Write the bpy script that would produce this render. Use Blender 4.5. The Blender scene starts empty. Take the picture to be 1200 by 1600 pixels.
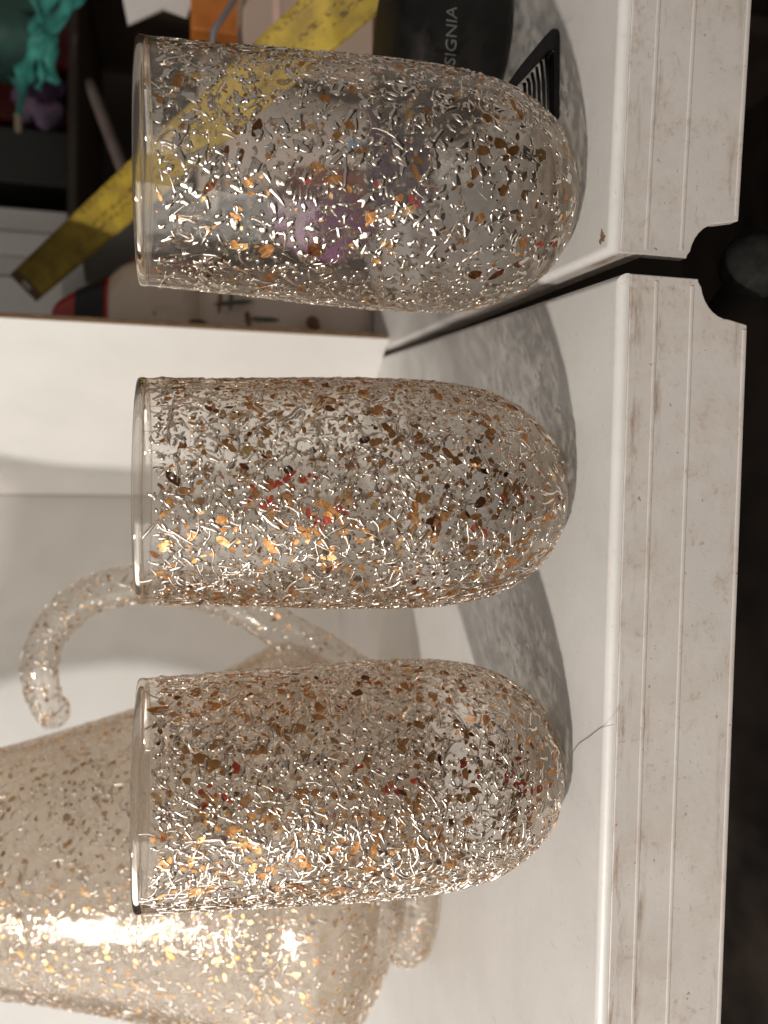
import bpy, math, random
from mathutils import Vector, Matrix
PI = math.pi
S = bpy.context.scene
C = S.collection

# ---------------------------------------------------------------- camera
PITCH = math.radians(13.5)
ROLL = math.radians(0.3)
FPX = 1300.0                       # focal length in pixels of the 1600-pixel long side
CAM = Vector((0, 0, 0.117))
FWD = Vector((0, math.cos(PITCH), -math.sin(PITCH)))
UP0 = Vector((0, math.sin(PITCH), math.cos(PITCH)))
RT0 = Vector((1, 0, 0))
RT = RT0 * math.cos(ROLL) + UP0 * math.sin(ROLL)
UPV = UP0 * math.cos(ROLL) - RT0 * math.sin(ROLL)
cam_d = bpy.data.cameras.new('camera')
cam = bpy.data.objects.new('camera', cam_d)
C.objects.link(cam)
m = Matrix.Identity(4)
for i, ax in enumerate((-UPV, RT, -FWD)):      # the phone was held on its side
    m[0][i], m[1][i], m[2][i] = ax
m[0][3], m[1][3], m[2][3] = CAM
cam.matrix_world = m
cam_d.sensor_fit = 'VERTICAL'
cam_d.sensor_height = 36.0
cam_d.sensor_width = 27.0
cam_d.lens = 36.0 * FPX / 1600.0
cam_d.clip_start = 0.01
cam_d.clip_end = 20.0
cam_d.dof.use_dof = True
cam_d.dof.focus_distance = 0.232
cam_d.dof.aperture_fstop = 11.5
S.camera = cam

def ray(u, v):
    return FWD + RT * ((u - 800) / FPX) + UPV * ((600 - v) / FPX)
def at(u, v, y):                                # point seen at (u, v) lying at distance y
    r = ray(u, v)
    return CAM + r * ((y - CAM.y) / r.y)
def atz(u, v, z=0.0):
    r = ray(u, v)
    return CAM + r * ((z - CAM.z) / r.z)

# ---------------------------------------------------------------- world, lamps, exposure
W = bpy.data.worlds.new('World')
S.world = W
W.use_nodes = True
bg = W.node_tree.nodes['Background']
bg.inputs[0].default_value = (1.0, 0.93, 0.84, 1)
bg.inputs[1].default_value = 0.215

def area(name, loc, target, power, sx, sy=None, col=(1, 1, 1), shape='DISK'):
    d = bpy.data.lights.new(name, 'AREA')
    d.energy = power
    d.color = col
    d.shape = shape
    d.size = sx
    if sy:
        d.size_y = sy
    o = bpy.data.objects.new(name, d)
    o.location = loc
    o.rotation_euler = (Vector(target) - Vector(loc)).to_track_quat('-Z', 'Y').to_euler()
    C.objects.link(o)
    return o
area('ceiling_lamp', (-0.69, -0.36, 0.64), (0, 0.3, 0.05), 10.0, 0.05, col=(1.0, 0.925, 0.84))
area('side_fill', (-0.92, -0.09, 0.32), (0, 0.28, 0.06), 6.8, 1.5, 0.62, (1.0, 0.97, 0.915), 'RECTANGLE')  # unseen broad area light added at left for fill and white reflections

vs = S.view_settings
vs.view_transform = 'Standard'
vs.look = 'None'
vs.exposure = 0.02
vs.gamma = 1.0
vs.use_curve_mapping = False
cy = S.cycles
cy.use_denoising = True
cy.max_bounces = 11
cy.use_adaptive_sampling = True
cy.adaptive_threshold = 0.03
cy.transparent_max_bounces = 40
cy.transmission_bounces = 10
cy.glossy_bounces = 5
cy.diffuse_bounces = 4
cy.caustics_reflective = False
cy.caustics_refractive = False
cy.sample_clamp_indirect = 6.0

# ---------------------------------------------------------------- materials
MATS = {}
class NT:
    def __init__(s, name):
        s.m = bpy.data.materials.new(name)
        s.m.use_nodes = True
        s.t = s.m.node_tree
        s.t.nodes.clear()
        s.out = s.n('ShaderNodeOutputMaterial')
        MATS[name] = s.m
    def n(s, typ, **kw):
        nd = s.t.nodes.new(typ)
        for k, v in kw.items():
            if k.startswith('i_'):
                key = k[2:].replace('_', ' ')
                nd.inputs[key].default_value = v
            else:
                setattr(nd, k, v)
        return nd
    def l(s, a, b):
        s.t.links.new(a, b)
    def coord(s, scale=(1, 1, 1)):
        tc = s.n('ShaderNodeTexCoord')
        mp = s.n('ShaderNodeMapping')
        mp.inputs['Scale'].default_value = scale
        s.l(tc.outputs['Object'], mp.inputs['Vector'])
        return mp.outputs[0]
    def noise(s, vec, scale, detail=4, rough=0.6):
        nd = s.n('ShaderNodeTexNoise')
        nd.inputs['Scale'].default_value = scale
        nd.inputs['Detail'].default_value = detail
        nd.inputs['Roughness'].default_value = rough
        s.l(vec, nd.inputs['Vector'])
        return nd.outputs['Fac']
    def ramp(s, fac, stops):
        r = s.n('ShaderNodeValToRGB')
        el = r.color_ramp.elements
        el[0].position, el[1].position = stops[0][0], stops[-1][0]
        el[0].color, el[1].color = (*stops[0][1], 1), (*stops[-1][1], 1)
        for p, c in stops[1:-1]:
            e = el.new(p)
            e.color = (*c, 1)
        s.l(fac, r.inputs[0])
        return r.outputs[0]
    def mix(s, fac, a, b, mode='MIX'):
        x = s.n('ShaderNodeMix', data_type='RGBA', blend_type=mode)
        for k, val in ((0, fac), (6, a), (7, b)):
            if isinstance(val, (int, float)):
                x.inputs[k].default_value = val
            elif isinstance(val, tuple):
                x.inputs[k].default_value = (*val, 1)
            else:
                s.l(val, x.inputs[k])
        return x.outputs[2]
    def math(s, op, a, b=0.0):
        x = s.n('ShaderNodeMath', operation=op)
        for k, val in ((0, a), (1, b)):
            if isinstance(val, (int, float)):
                x.inputs[k].default_value = val
            else:
                s.l(val, x.inputs[k])
        return x.outputs[0]
    def bump(s, h, strength=0.2, dist=0.001):
        b = s.n('ShaderNodeBump')
        b.inputs['Strength'].default_value = strength
        b.inputs['Distance'].default_value = dist
        s.l(h, b.inputs['Height'])
        return b.outputs[0]
    def principled(s, col=None, rough=0.5, metal=0.0, normal=None, spec=0.5, **kw):
        p = s.n('ShaderNodeBsdfPrincipled')
        if isinstance(col, tuple):
            p.inputs['Base Color'].default_value = (*col, 1)
        elif col is not None:
            s.l(col, p.inputs['Base Color'])
        if isinstance(rough, (int, float)):
            p.inputs['Roughness'].default_value = rough
        else:
            s.l(rough, p.inputs['Roughness'])
        p.inputs['Metallic'].default_value = metal
        p.inputs['Specular IOR Level'].default_value = spec
        for k, v in kw.items():
            p.inputs[k.replace('_', ' ')].default_value = v
        if normal is not None:
            s.l(normal, p.inputs['Normal'])
        s.l(p.outputs[0], s.out.inputs[0])
        return p

def simple(name, col, rough=0.5, metal=0.0, var=0.12, scale=60.0, bump=0.0, **kw):
    t = NT(name)
    v = t.coord()
    f = t.noise(v, scale, 5)
    dark = tuple(c * (1 - var) for c in col)
    lite = tuple(min(1, c * (1 + var)) for c in col)
    cc = t.ramp(f, [(0.3, dark), (0.7, lite)])
    nm = t.bump(f, bump) if bump else None
    t.principled(cc, rough, metal, nm, **kw)
    return t.m

# clear glass: thin shell, tinted a little, fresnel reflections with faint waves
def glass_mat(name, tint, wave=0.0, refl=1.45, haze=0.0):
    t = NT(name)
    tr = t.n('ShaderNodeBsdfTransparent')
    gl = t.n('ShaderNodeBsdfGlossy')
    gl.inputs['Roughness'].default_value = 0.02
    gl.inputs['Color'].default_value = (1, 0.97, 0.93, 1)
    lw = t.n('ShaderNodeLayerWeight')             # Schlick's curve, the same from either side of the wall
    lw.inputs['Blend'].default_value = 0.5
    if wave:
        v = t.coord()
        b = t.bump(t.noise(v, 260, 3), wave, 0.0006)
        t.l(b, gl.inputs['Normal'])
        t.l(b, lw.inputs['Normal'])
    fr = t.math('ADD', t.math('MULTIPLY', t.math('POWER', lw.outputs['Facing'], 5.0), 0.7), 0.035)
    mx = t.n('ShaderNodeMixShader')
    t.l(fr, mx.inputs[0])
    t.l(t.mix(t.math('POWER', lw.outputs['Facing'], 2.5), tint, tuple(c * e for c, e in zip(tint, (0.83, 0.77, 0.70)))), tr.inputs[0])
    base = tr.outputs[0]
    if haze:
        df = t.n('ShaderNodeBsdfDiffuse')
        df.inputs[0].default_value = (0.76, 0.70, 0.635, 1)
        v = t.coord()
        hz = t.ramp(t.noise(v, 300, 3), [(0.40, (haze * 0.35,) * 3), (0.62, (haze,) * 3)])
        m2 = t.n('ShaderNodeMixShader')
        t.l(hz, m2.inputs[0])
        t.l(base, m2.inputs[1])
        t.l(df.outputs[0], m2.inputs[2])
        base = m2.outputs[0]
    t.l(base, mx.inputs[1])
    t.l(gl.outputs[0], mx.inputs[2])
    t.l(mx.outputs[0], t.out.inputs[0])
    return t.m
glass_mat('clear_glass', (0.975, 0.97, 0.963), 0.08, haze=0.035)
glass_mat('handle_glass', (0.93, 0.91, 0.885), 0.5, haze=0.10)
glass_mat('pitcher_glass', (0.90, 0.865, 0.82), 0.85, haze=0.20)

# raised resin threads: clear, refracting, with a pearly reflective skin
def resin(name, mixf, tint, rough, ior=1.36):
    t = NT(name)
    g = t.n('ShaderNodeBsdfRefraction')
    g.inputs['Color'].default_value = (*tint, 1)
    g.inputs['Roughness'].default_value = 0.0
    g.inputs['IOR'].default_value = ior
    gl = t.n('ShaderNodeBsdfGlossy')
    gl.inputs['Color'].default_value = (1.0, 0.915, 0.83, 1)
    gl.inputs['Roughness'].default_value = rough
    fr = t.n('ShaderNodeFresnel')
    fr.inputs['IOR'].default_value = 1.5
    f = t.math('ADD', t.math('MULTIPLY', fr.outputs[0], 0.5), mixf)
    mx = t.n('ShaderNodeMixShader')
    t.l(f, mx.inputs[0])
    tp_ = t.n('ShaderNodeBsdfTransparent')
    tp_.inputs[0].default_value = (*tint, 1)
    m0 = t.n('ShaderNodeMixShader')
    m0.inputs[0].default_value = 0.45
    t.l(g.outputs[0], m0.inputs[1])
    t.l(tp_.outputs[0], m0.inputs[2])
    t.l(m0.outputs[0], mx.inputs[1])
    t.l(gl.outputs[0], mx.inputs[2])
    t.l(mx.outputs[0], t.out.inputs[0])
    return t.m
resin('resin', 0.48, (0.96, 0.925, 0.88), 0.20)
resin('rim_glass', 0.07, (0.99, 0.98, 0.97), 0.04, 1.10)
resin('resin_bright', 0.78, (0.98, 0.95, 0.92), 0.16)
resin('base_glass', 0.04, (0.985, 0.97, 0.955), 0.03, 1.22)
resin('resin_fine', 0.42, (0.96, 0.92, 0.87), 0.25)

def foil(name, col, rough, metal=1.0):
    t = NT(name)
    v = t.coord()
    f = t.noise(v, 420, 4)
    cc = t.ramp(f, [(0.3, tuple(c * 0.6 for c in col)), (0.7, tuple(min(1, c * 1.25) for c in col))])
    t.principled(cc, rough, metal, t.bump(f, 0.5, 0.0005))
    return t.m
foil('bronze_foil', (0.56, 0.28, 0.11), 0.42)
foil('pale_bronze_foil', (0.56, 0.38, 0.24), 0.5, 0.7)
foil('gold_foil', (0.80, 0.52, 0.24), 0.36)
foil('dark_foil', (0.20, 0.085, 0.04), 0.35)
foil('red_reflection', (0.36, 0.045, 0.02), 0.45, 0.4)  # flake colour standing in for a red reflection in the glass

# worn white plastic: brown grime in patches, small nicks and scuffs
def plastic(name, base, grime, streaks=False):
    t = NT(name)
    v = t.coord()
    big = t.noise(v, 22, 6, 0.65)
    mid = t.noise(v, 95, 6, 0.7)
    fine = t.noise(v, 420, 4, 0.7)
    vs_ = t.coord((160, 40, 500))
    scr = t.noise(vs_, 1.0, 3, 0.6)
    col = t.ramp(big, [(0.3, tuple(c * 0.87 for c in base)), (0.7, base)])
    g1 = t.ramp(t.math('MULTIPLY', mid, fine), [(0.295, (0, 0, 0)), (0.43, (grime,) * 3)])
    col = t.mix(g1, col, (0.30, 0.20, 0.13))
    nick = t.ramp(t.noise(v, 330, 3, 0.65), [(0.67, (0, 0, 0)), (0.72, (min(1, grime * 1.5),) * 3)])
    col = t.mix(nick, col, (0.20, 0.13, 0.08))
    sc = t.ramp(scr, [(0.66, (0, 0, 0)), (0.71, (grime * 0.9,) * 3)])
    col = t.mix(sc, col, (0.28, 0.20, 0.15))
    if streaks:
        # brown rubbed-in dirt along the nose and under the first bead, in uneven runs
        sp = t.n('ShaderNodeSeparateXYZ')
        t.l(v, sp.inputs[0])
        run = t.ramp(t.noise(t.coord((45, 45, 260)), 1.0, 5, 0.7), [(0.50, (0, 0, 0)), (0.70, (1, 1, 1))])
        for zc, wd, am in ((-0.0046, 0.0046, 0.95), (-0.0122, 0.0022, 0.95), (-0.0375, 0.0022, 0.6)):
            dd = t.math('DIVIDE', t.math('ABSOLUTE', t.math('SUBTRACT', sp.outputs[2], zc)), wd)
            fall = t.math('MAXIMUM', t.math('SUBTRACT', 1.0, dd), 0.0)
            col = t.mix(t.math('MULTIPLY', t.math('MULTIPLY', fall, run), am), col, (0.24, 0.15, 0.09))
        big2 = t.ramp(t.noise(v, 48, 5, 0.7), [(0.45, (0, 0, 0)), (0.75, (0.35, 0.35, 0.35))])
        col = t.mix(big2, col, (0.38, 0.29, 0.22))
    rg = t.n('ShaderNodeMapRange')
    rg.inputs['To Min'].default_value = 0.28
    rg.inputs['To Max'].default_value = 0.5
    t.l(mid, rg.inputs['Value'])
    t.principled(col, rg.outputs[0], 0, t.bump(fine, 0.12, 0.0006))
    return t.m
plastic('plastic_top', (0.72, 0.695, 0.67), 0.16)
plastic('plastic_apron', (0.63, 0.585, 0.55), 0.5, True)
simple('grime', (0.22, 0.135, 0.07), 0.8, 0, 0.4, 500)
simple('board_white', (0.73, 0.72, 0.705), 0.75, 0, 0.04, 18, 0.05)
simple('corrugated_brown', (0.24, 0.15, 0.085), 0.9, 0, 0.3, 700, 0.4)
simple('black_rubber', (0.013, 0.013, 0.012), 0.7, 0, 0.4, 300, 0.15, spec=0.12)
simple('black_plastic', (0.008, 0.007, 0.008), 0.35, 0, 0.2, 90, spec=0.3)
simple('black_soft', (0.009, 0.008, 0.0075), 0.55, 0, 0.2, 90, spec=0.3)
simple('lettering_grey', (0.17, 0.175, 0.175), 0.5, 0, 0.1, 400)
simple('floor_dark', (0.040, 0.028, 0.021), 0.7, 0, 0.8, 9, 0.2)
simple('wall_dark', (0.035, 0.024, 0.017), 0.8, 0, 0.5, 4)
simple('shelf_wood', (0.05, 0.033, 0.023), 0.6, 0, 0.4, 12)
simple('book_white', (0.78, 0.75, 0.73), 0.7, 0, 0.06, 20)
simple('book_line', (0.22, 0.19, 0.17), 0.7)
simple('black_box', (0.020, 0.022, 0.019), 0.5, 0, 0.4, 15)
simple('red_card', (0.30, 0.018, 0.014), 0.5, 0, 0.4, 12)
simple('red_dull', (0.16, 0.022, 0.018), 0.6, 0, 0.5, 25)
simple('lilac_cloth', (0.24, 0.16, 0.25), 0.8, 0, 0.3, 30)
simple('purple_cloth', (0.18, 0.045, 0.15), 0.7, 0, 0.4, 40)
simple('plum_cloth', (0.05, 0.02, 0.06), 0.8, 0, 0.4, 40)
simple('teal_cloth', (0.035, 0.24, 0.20), 0.65, 0, 0.25, 60)
simple('teal_deep', (0.03, 0.085, 0.07), 0.75, 0, 0.5, 25)
simple('black_green', (0.010, 0.016, 0.011), 0.6, 0, 0.4, 40)
simple('pale_wood', (0.42, 0.33, 0.23), 0.7)
simple('dull_rod', (0.13, 0.095, 0.085), 0.6)
simple('paper_white', (0.62, 0.59, 0.57), 0.8, 0, 0.05, 20)
simple('orange_card', (0.42, 0.13, 0.02), 0.55, 0, 0.3, 40)
simple('cable_grey', (0.13, 0.13, 0.14), 0.5)
simple('beige_card', (0.42, 0.315, 0.25), 0.6, 0, 0.08, 12)
simple('pink_highlight', (0.62, 0.42, 0.36), 0.5)
simple('brown_wood', (0.14, 0.06, 0.03), 0.6, 0, 0.4, 60)
simple('white_plastic', (0.66, 0.67, 0.69), 0.4, 0, 0.04)
simple('pink_stick', (0.46, 0.24, 0.19), 0.6, 0, 0.3, 300)
simple('steel', (0.35, 0.35, 0.36), 0.3, 1.0)
simple('tin_grey', (0.17, 0.165, 0.155), 0.45, 0.3, 0.3, 30)
simple('cream_ceramic', (0.62, 0.51, 0.43), 0.15, 0, 0.1, 30)
simple('bowl_ceramic', (0.46, 0.40, 0.36), 0.4, 0, 0.1, 20)
simple('paint_green', (0.055, 0.075, 0.05), 0.5, 0, 0.3, 200)
simple('paint_brown', (0.15, 0.055, 0.03), 0.5, 0, 0.3, 200)
simple('red_gloss', (0.36, 0.02, 0.018), 0.2, 0, 0.2, 40)
simple('orange_red', (0.42, 0.06, 0.02), 0.5, 0, 0.2, 40)
simple('blue_bit', (0.05, 0.22, 0.42), 0.4)
simple('brass_dull', (0.20, 0.125, 0.06), 0.5, 0.5, 0.3, 200)
simple('hair', (0.10, 0.06, 0.035), 0.5)

def tape_mat():
    t = NT('tape_yellow')
    v = t.coord()
    sep = t.n('ShaderNodeSeparateXYZ')
    t.l(v, sep.inputs[0])
    f = t.noise(v, 70, 5)
    col = t.ramp(f, [(0.3, (0.23, 0.155, 0.03)), (0.62, (0.42, 0.30, 0.035))])
    blot = t.ramp(t.noise(t.coord((320, 420, 420)), 1.0, 3, 0.6), [(0.49, (0, 0, 0)), (0.56, (1, 1, 1))])
    y = t.math('ABSOLUTE', t.math('SUBTRACT', sep.outputs[1], -0.0015))
    ring = t.math('ABSOLUTE', t.math('SUBTRACT', y, 0.0022))
    row = t.math('LESS_THAN', ring, 0.0013)
    edge = t.math('GREATER_THAN', y, 0.0098)
    rows = t.math('MAXIMUM', row, t.math('MULTIPLY', edge, 0.7))
    near = t.math('GREATER_THAN', sep.outputs[0], 0.10)
    fac = t.math('MULTIPLY', t.math('MULTIPLY', blot, rows), t.math('ADD', t.math('MULTIPLY', near, 0.55), 0.22))
    col = t.mix(fac, col, (0.07, 0.04, 0.015))
    t.principled(col, 0.42, 0, t.bump(f, 0.1))
tape_mat()

# ---------------------------------------------------------------- mesh helpers
class MB:
    def __init__(s):
        s.v, s.f = [], []
    def add(s, vs, fs):
        o = len(s.v)
        s.v.extend(vs)
        s.f.extend([tuple(i + o for i in f) for f in fs])
    def box(s, lo, hi, mat=None):
        x0, y0, z0 = lo
        x1, y1, z1 = hi
        vs = [Vector(p) for p in ((x0, y0, z0), (x1, y0, z0), (x1, y1, z0), (x0, y1, z0), (x0, y0, z1), (x1, y0, z1), (x1, y1, z1), (x0, y1, z1))]
        if mat is not None:
            vs = [mat @ p for p in vs]
        s.add(vs, [(3, 2, 1, 0), (4, 5, 6, 7), (0, 1, 5, 4), (1, 2, 6, 5), (2, 3, 7, 6), (3, 0, 4, 7)])
    def prism(s, poly, d):                     # poly: list of Vectors (a loop), d: extrusion vector
        n = len(poly)
        vs = [Vector(p) for p in poly] + [Vector(p) + d for p in poly]
        fs = [tuple(reversed(range(n))), tuple(range(n, 2 * n))]
        fs += [(i, (i + 1) % n, n + (i + 1) % n, n + i) for i in range(n)]
        s.add(vs, fs)
    def lathe(s, prof, seg=48, c=Vector((0, 0, 0)), closed=False):
        o = len(s.v)
        idx = []
        for r, z in prof:
            if r < 1e-7:
                idx.append([len(s.v)])
                s.v.append(c + Vector((0, 0, z)))
            else:
                st = len(s.v)
                for k in range(seg):
                    a = 2 * PI * k / seg
                    s.v.append(c + Vector((r * math.cos(a), r * math.sin(a), z)))
                idx.append(list(range(st, st + seg)))
        for a, b in zip(idx, idx[1:]):
            for k in range(seg):
                k2 = (k + 1) % seg
                if len(a) == 1 and len(b) == 1:
                    continue
                if len(a) == 1:
                    s.f.append((a[0], b[k2], b[k]))
                elif len(b) == 1:
                    s.f.append((a[k], a[k2], b[0]))
                else:
                    s.f.append((a[k], a[k2], b[k2], b[k]))
    def tube(s, pts, rad, sides=10, flat=1.0, up=None):
        n = len(pts)
        pts = [Vector(p) for p in pts]
        if not hasattr(rad, '__len__'):
            rad = [rad] * n
        o = len(s.v)
        up = Vector(up) if up is not None else Vector((0.13, 0.21, 0.97))
        for i, p in enumerate(pts):
            t = (pts[min(i + 1, n - 1)] - pts[max(i - 1, 0)]).normalized()
            b = t.cross(up)
            if b.length < 1e-5:
                b = t.cross(Vector((1, 0, 0)))
            b.normalize()
            nn = b.cross(t)
            for k in range(sides):
                a = 2 * PI * k / sides
                s.v.append(p + b * (rad[i] * math.cos(a)) + nn * (rad[i] * flat * math.sin(a)))
        for i in range(n - 1):
            for k in range(sides):
                k2 = (k + 1) % sides
                s.f.append((o + i * sides + k, o + i * sides + k2, o + (i + 1) * sides + k2, o + (i + 1) * sides + k))
        s.f.append(tuple(o + k for k in reversed(range(sides))))
        s.f.append(tuple(o + (n - 1) * sides + k for k in range(sides)))
    def build(s, name, mat, parent=None, smooth=True, bevel=0.0, loc=None):
        me = bpy.data.meshes.new(name)
        off = Vector(loc) if loc is not None else None
        me.from_pydata([tuple(p - off) if off else tuple(p) for p in s.v], [], s.f)
        me.materials.append(MATS[mat])
        if smooth:
            me.polygons.foreach_set('use_smooth', [True] * len(me.polygons))
        me.update()
        o = bpy.data.objects.new(name, me)
        C.objects.link(o)
        if off is not None:
            o.location = off
        if parent is not None:
            o.parent = parent
        if bevel:
            b = o.modifiers.new('bevel', 'BEVEL')
            b.width = bevel
            b.segments = 3
            b.limit_method = 'ANGLE'
            b.angle_limit = math.radians(35)
            if smooth:
                w = o.modifiers.new('normals', 'WEIGHTED_NORMAL')
                w.keep_sharp = False
        return o

def tag(o, label=None, cat=None, group=None, kind=None):
    for k, v in (('label', label), ('category', cat), ('group', group), ('kind', kind)):
        if v:
            o[k] = v
    return o
def thing(name, loc, label, cat, group=None):
    o = bpy.data.objects.new(name, None)
    o.empty_display_size = 0.01
    o.location = loc
    C.objects.link(o)
    return tag(o, label, cat, group)
def catmull(pts, k=4):
    out = []
    n = len(pts)
    for i in range(n - 1):
        p0, p1, p2, p3 = pts[max(i - 1, 0)], pts[i], pts[i + 1], pts[min(i + 2, n - 1)]
        for j in range(k):
            t = j / k
            out.append(tuple(0.5 * (2 * b + (c - a) * t + (2 * a - 5 * b + 4 * c - d) * t * t + (3 * b - a - 3 * c + d) * t ** 3)
                             for a, b, c, d in zip(p0, p1, p2, p3)))
    out.append(tuple(pts[-1]))
    return out

# ---------------------------------------------------------------- setting: floor, back wall, table leaves
mb = MB(); mb.box((-2.5, -1.5, -0.62), (2.5, 2.5, -0.60))
tag(mb.build('floor', 'floor_dark', smooth=False), kind='structure')
mb = MB(); mb.box((-2.5, 1.10, -0.60), (2.5, 1.12, 2.0))
tag(mb.build('back_wall', 'wall_dark', smooth=False), kind='structure')

APR = 0.0408
def leaf(name, corner, ang, width, sgn, label, skew=0.0):
    """moulded leaf: local x runs along the front edge away from the seam (sgn), local y runs back"""
    o = thing(name, (corner.x, corner.y, 0), label, 'table')
    o.rotation_euler = (0, 0, ang)
    D, T = 0.70, 0.0006
    s = sgn
    # top with a rounded front and seam edge
    def rect_loop(x0, x1, y0, y1, z):
        pts = [(x0, y0), (x1, y0), (x1, y1), (x0, y1)]
        return [Vector((p[0] * s + p[1] * skew, p[1], z)) for p in (pts if s > 0 else list(reversed(pts)))]
    mb = MB()
    R = 0.0024
    # k=0: inner edge at height 0 ... k=6: outer edge at -R
    loops = []
    for k in range(15):
        a = PI / 2 * k / 14
        loops.append(rect_loop(R * (1 - math.sin(a)), width, R * (1 - math.sin(a)), D, -R * (1 - math.cos(a))))
    loops.append(rect_loop(0, width, 0, D, -R - T))
    n0 = 0
    for lp in loops:
        mb.v.extend(lp)
    mb.f.append((0, 1, 2, 3))
    for i in range(len(loops) - 1):
        for k in range(4):
            k2 = (k + 1) % 4
            mb.f.append((i * 4 + k, (i + 1) * 4 + k, (i + 1) * 4 + k2, i * 4 + k2))
    L = (len(loops) - 1) * 4
    mb.v.extend([Vector(q) for q in loops[-1]])
    mb.f.append((L + 7, L + 6, L + 5, L + 4))
    t_ = mb.build('top', 'plastic_top', o, smooth=False)
    # apron hanging below the rounded edge, its lower corner cut by a quarter-round notch
    zt = -R - T
    prof = [(0.0, zt - 0.0001), (0.0, -0.0245)]
    for k in range(9):
        a = PI / 2 * k / 8
        prof.append((0.0108 * math.sin(a) if k else 0.0008, -0.0245 - 0.0095 * (1 - math.cos(a)) - 0.0008 * (k > 0)))
    prof += [(0.0120, -APR), (width, -APR), (width, zt - 0.0001)]
    poly = [Vector((x * s, -0.00025, z)) for x, z in prof]
    if s > 0:
        poly = list(poly)
    else:
        poly = list(reversed(poly))
    mb = MB(); mb.prism(poly, Vector((0, 0.004, 0)))
    mb.build('apron', 'plastic_apron', o, smooth=False, bevel=0.0007)
    # slim raised beads along the apron and a lip at its foot
    for z, r, x0 in ((-0.0112, 0.0008, 0.0016), (-0.0225, 0.0008, 0.0022), (-APR + 0.0009, 0.0009, 0.0135)):
        mb = MB()
        mb.tube([Vector((s * (x0 + (width - x0) * q / 20), -0.00025, z)) for q in range(21)], r * 0.8, 14, 0.3, up=(0, 1, 0))
        mb.build('bead', 'plastic_apron', o, smooth=False)
    # side skirt along the seam
    mb = MB(); mb.box((min(s * 0.0003, s * 0.0035), 0.0048, -0.012), (max(s * 0.0003, s * 0.0035), D, zt))
    for q in mb.v:
        q.x += q.y * skew
    mb.build('side_skirt', 'plastic_apron', o, smooth=False)
    return o

seamC = atz(1174, 969)
seamD = atz(1047, 606)
sd = (seamD - seamC).normalized()
ANG = math.atan2(-sd.x, sd.y)
FR = ANG + math.radians(2.9)
left = leaf('table_leaf', seamC, FR, 0.62, -1, 'wide scuffed white plastic table leaf carrying the two golden tumblers', math.tan(FR - ANG))
rc = atz(1206, 953)
right = leaf('table_leaf', rc, ANG + math.radians(0.7), 0.55, 1, 'white plastic table leaf with rust spot at its corner under the clearest tumbler')
# rust spot at the corner
mb = MB()
rng = random.Random(3)
lp = []
for k in range(26):
    a = 2 * PI * k / 26
    r_ = 0.0021 * (0.75 + 0.22 * math.sin(3 * a + 1) + 0.16 * math.sin(7 * a) + rng.uniform(-0.14, 0.14))
    lp.append(Vector((0.0052 + r_ * math.cos(a) * 1.1, 0.0050 + r_ * math.sin(a) * 0.9, 0.00004)))
mb.prism(lp, Vector((0, 0, 0.0001)))
mb.build('rust_spot', 'grime', right, smooth=False)

# ---------------------------------------------------------------- black knob between the leaves
kp = at(1186, 1180, 0.222)
k = thing('hinge_knob', kp, 'dull black round knob in the notch below the two table leaves', 'knob')
mb = MB()
prof = catmull([(0, 0.0085), (0.004, 0.0084), (0.0075, 0.0066), (0.0098, 0.0025), (0.0102, -0.002), (0.0092, -0.006), (0.006, -0.009), (0.004, -0.010)], 3)
mb.lathe(prof, 32)
o = mb.build('cap', 'black_rubber', k); o.rotation_euler = (math.radians(65), 0, 0)
mb = MB(); mb.lathe([(0.0, -0.06), (0.0045, -0.06), (0.0045, -0.0095), (0.0, -0.0095)], 20)
o = mb.build('stem', 'black_plastic', k, bevel=0.0004); o.rotation_euler = (math.radians(65), 0, 0)

# ---------------------------------------------------------------- white cardboard screen behind
A, B, Cc = atz(1071, 608), atz(822, 524), atz(-120, 551)
bx = thing('cardboard_screen', (B.x, B.y, 0), 'folded white cardboard standing behind the golden tumblers and pitcher', 'cardboard')
def panel(p, q, h, th, parent, org):
    p, q = Vector((p.x, p.y, 0)), Vector((q.x, q.y, 0))
    d = (q - p)
    nrm = Vector((-d.y, d.x, 0)).normalized()
    if nrm.y < 0:
        nrm = -nrm
    mb = MB()
    n = 12
    vs, fs = [], []
    mb.prism([p - org, q - org, q + nrm * th - org, p + nrm * th - org], Vector((0, 0, h)))
    return mb, nrm
org = Vector((B.x, B.y, 0))
d1 = (A - B); d1.z = 0; d1.normalize()
mb, nr = panel(B + d1 * 0.001, A - d1 * 0.0006, 0.42, 0.0032, bx, org)
mb.build('panel', 'board_white', bx, smooth=False)
mb, nr2 = panel(Cc, B - d1 * 0.0, 0.42, 0.0032, bx, org)
mb.build('panel', 'board_white', bx, smooth=False)
# brown corrugated cut edge
mb = MB()
mb.prism([A - d1 * 0.0005 - org, A + d1 * 0.0004 - org, A + d1 * 0.0004 + nr * 0.0031 - org, A - d1 * 0.0005 + nr * 0.0031 - org], Vector((0, 0, 0.4195)))
for q in mb.v:
    q.z = max(q.z, 0.0005)
mb.build('cut_edge', 'corrugated_brown', bx, smooth=False)
mb = MB()
pts = []
for i in range(160):
    z = 0.001 + 0.4175 * i / 159
    pts.append(A + d1 * (0.0005) + nr * (0.0016 + 0.0011 * math.sin(i * 1.3)) - org + Vector((0, 0, z - A.z)))
mb.tube(pts, 0.00035, 5)
mb.build('flute', 'corrugated_brown', bx)

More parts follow.
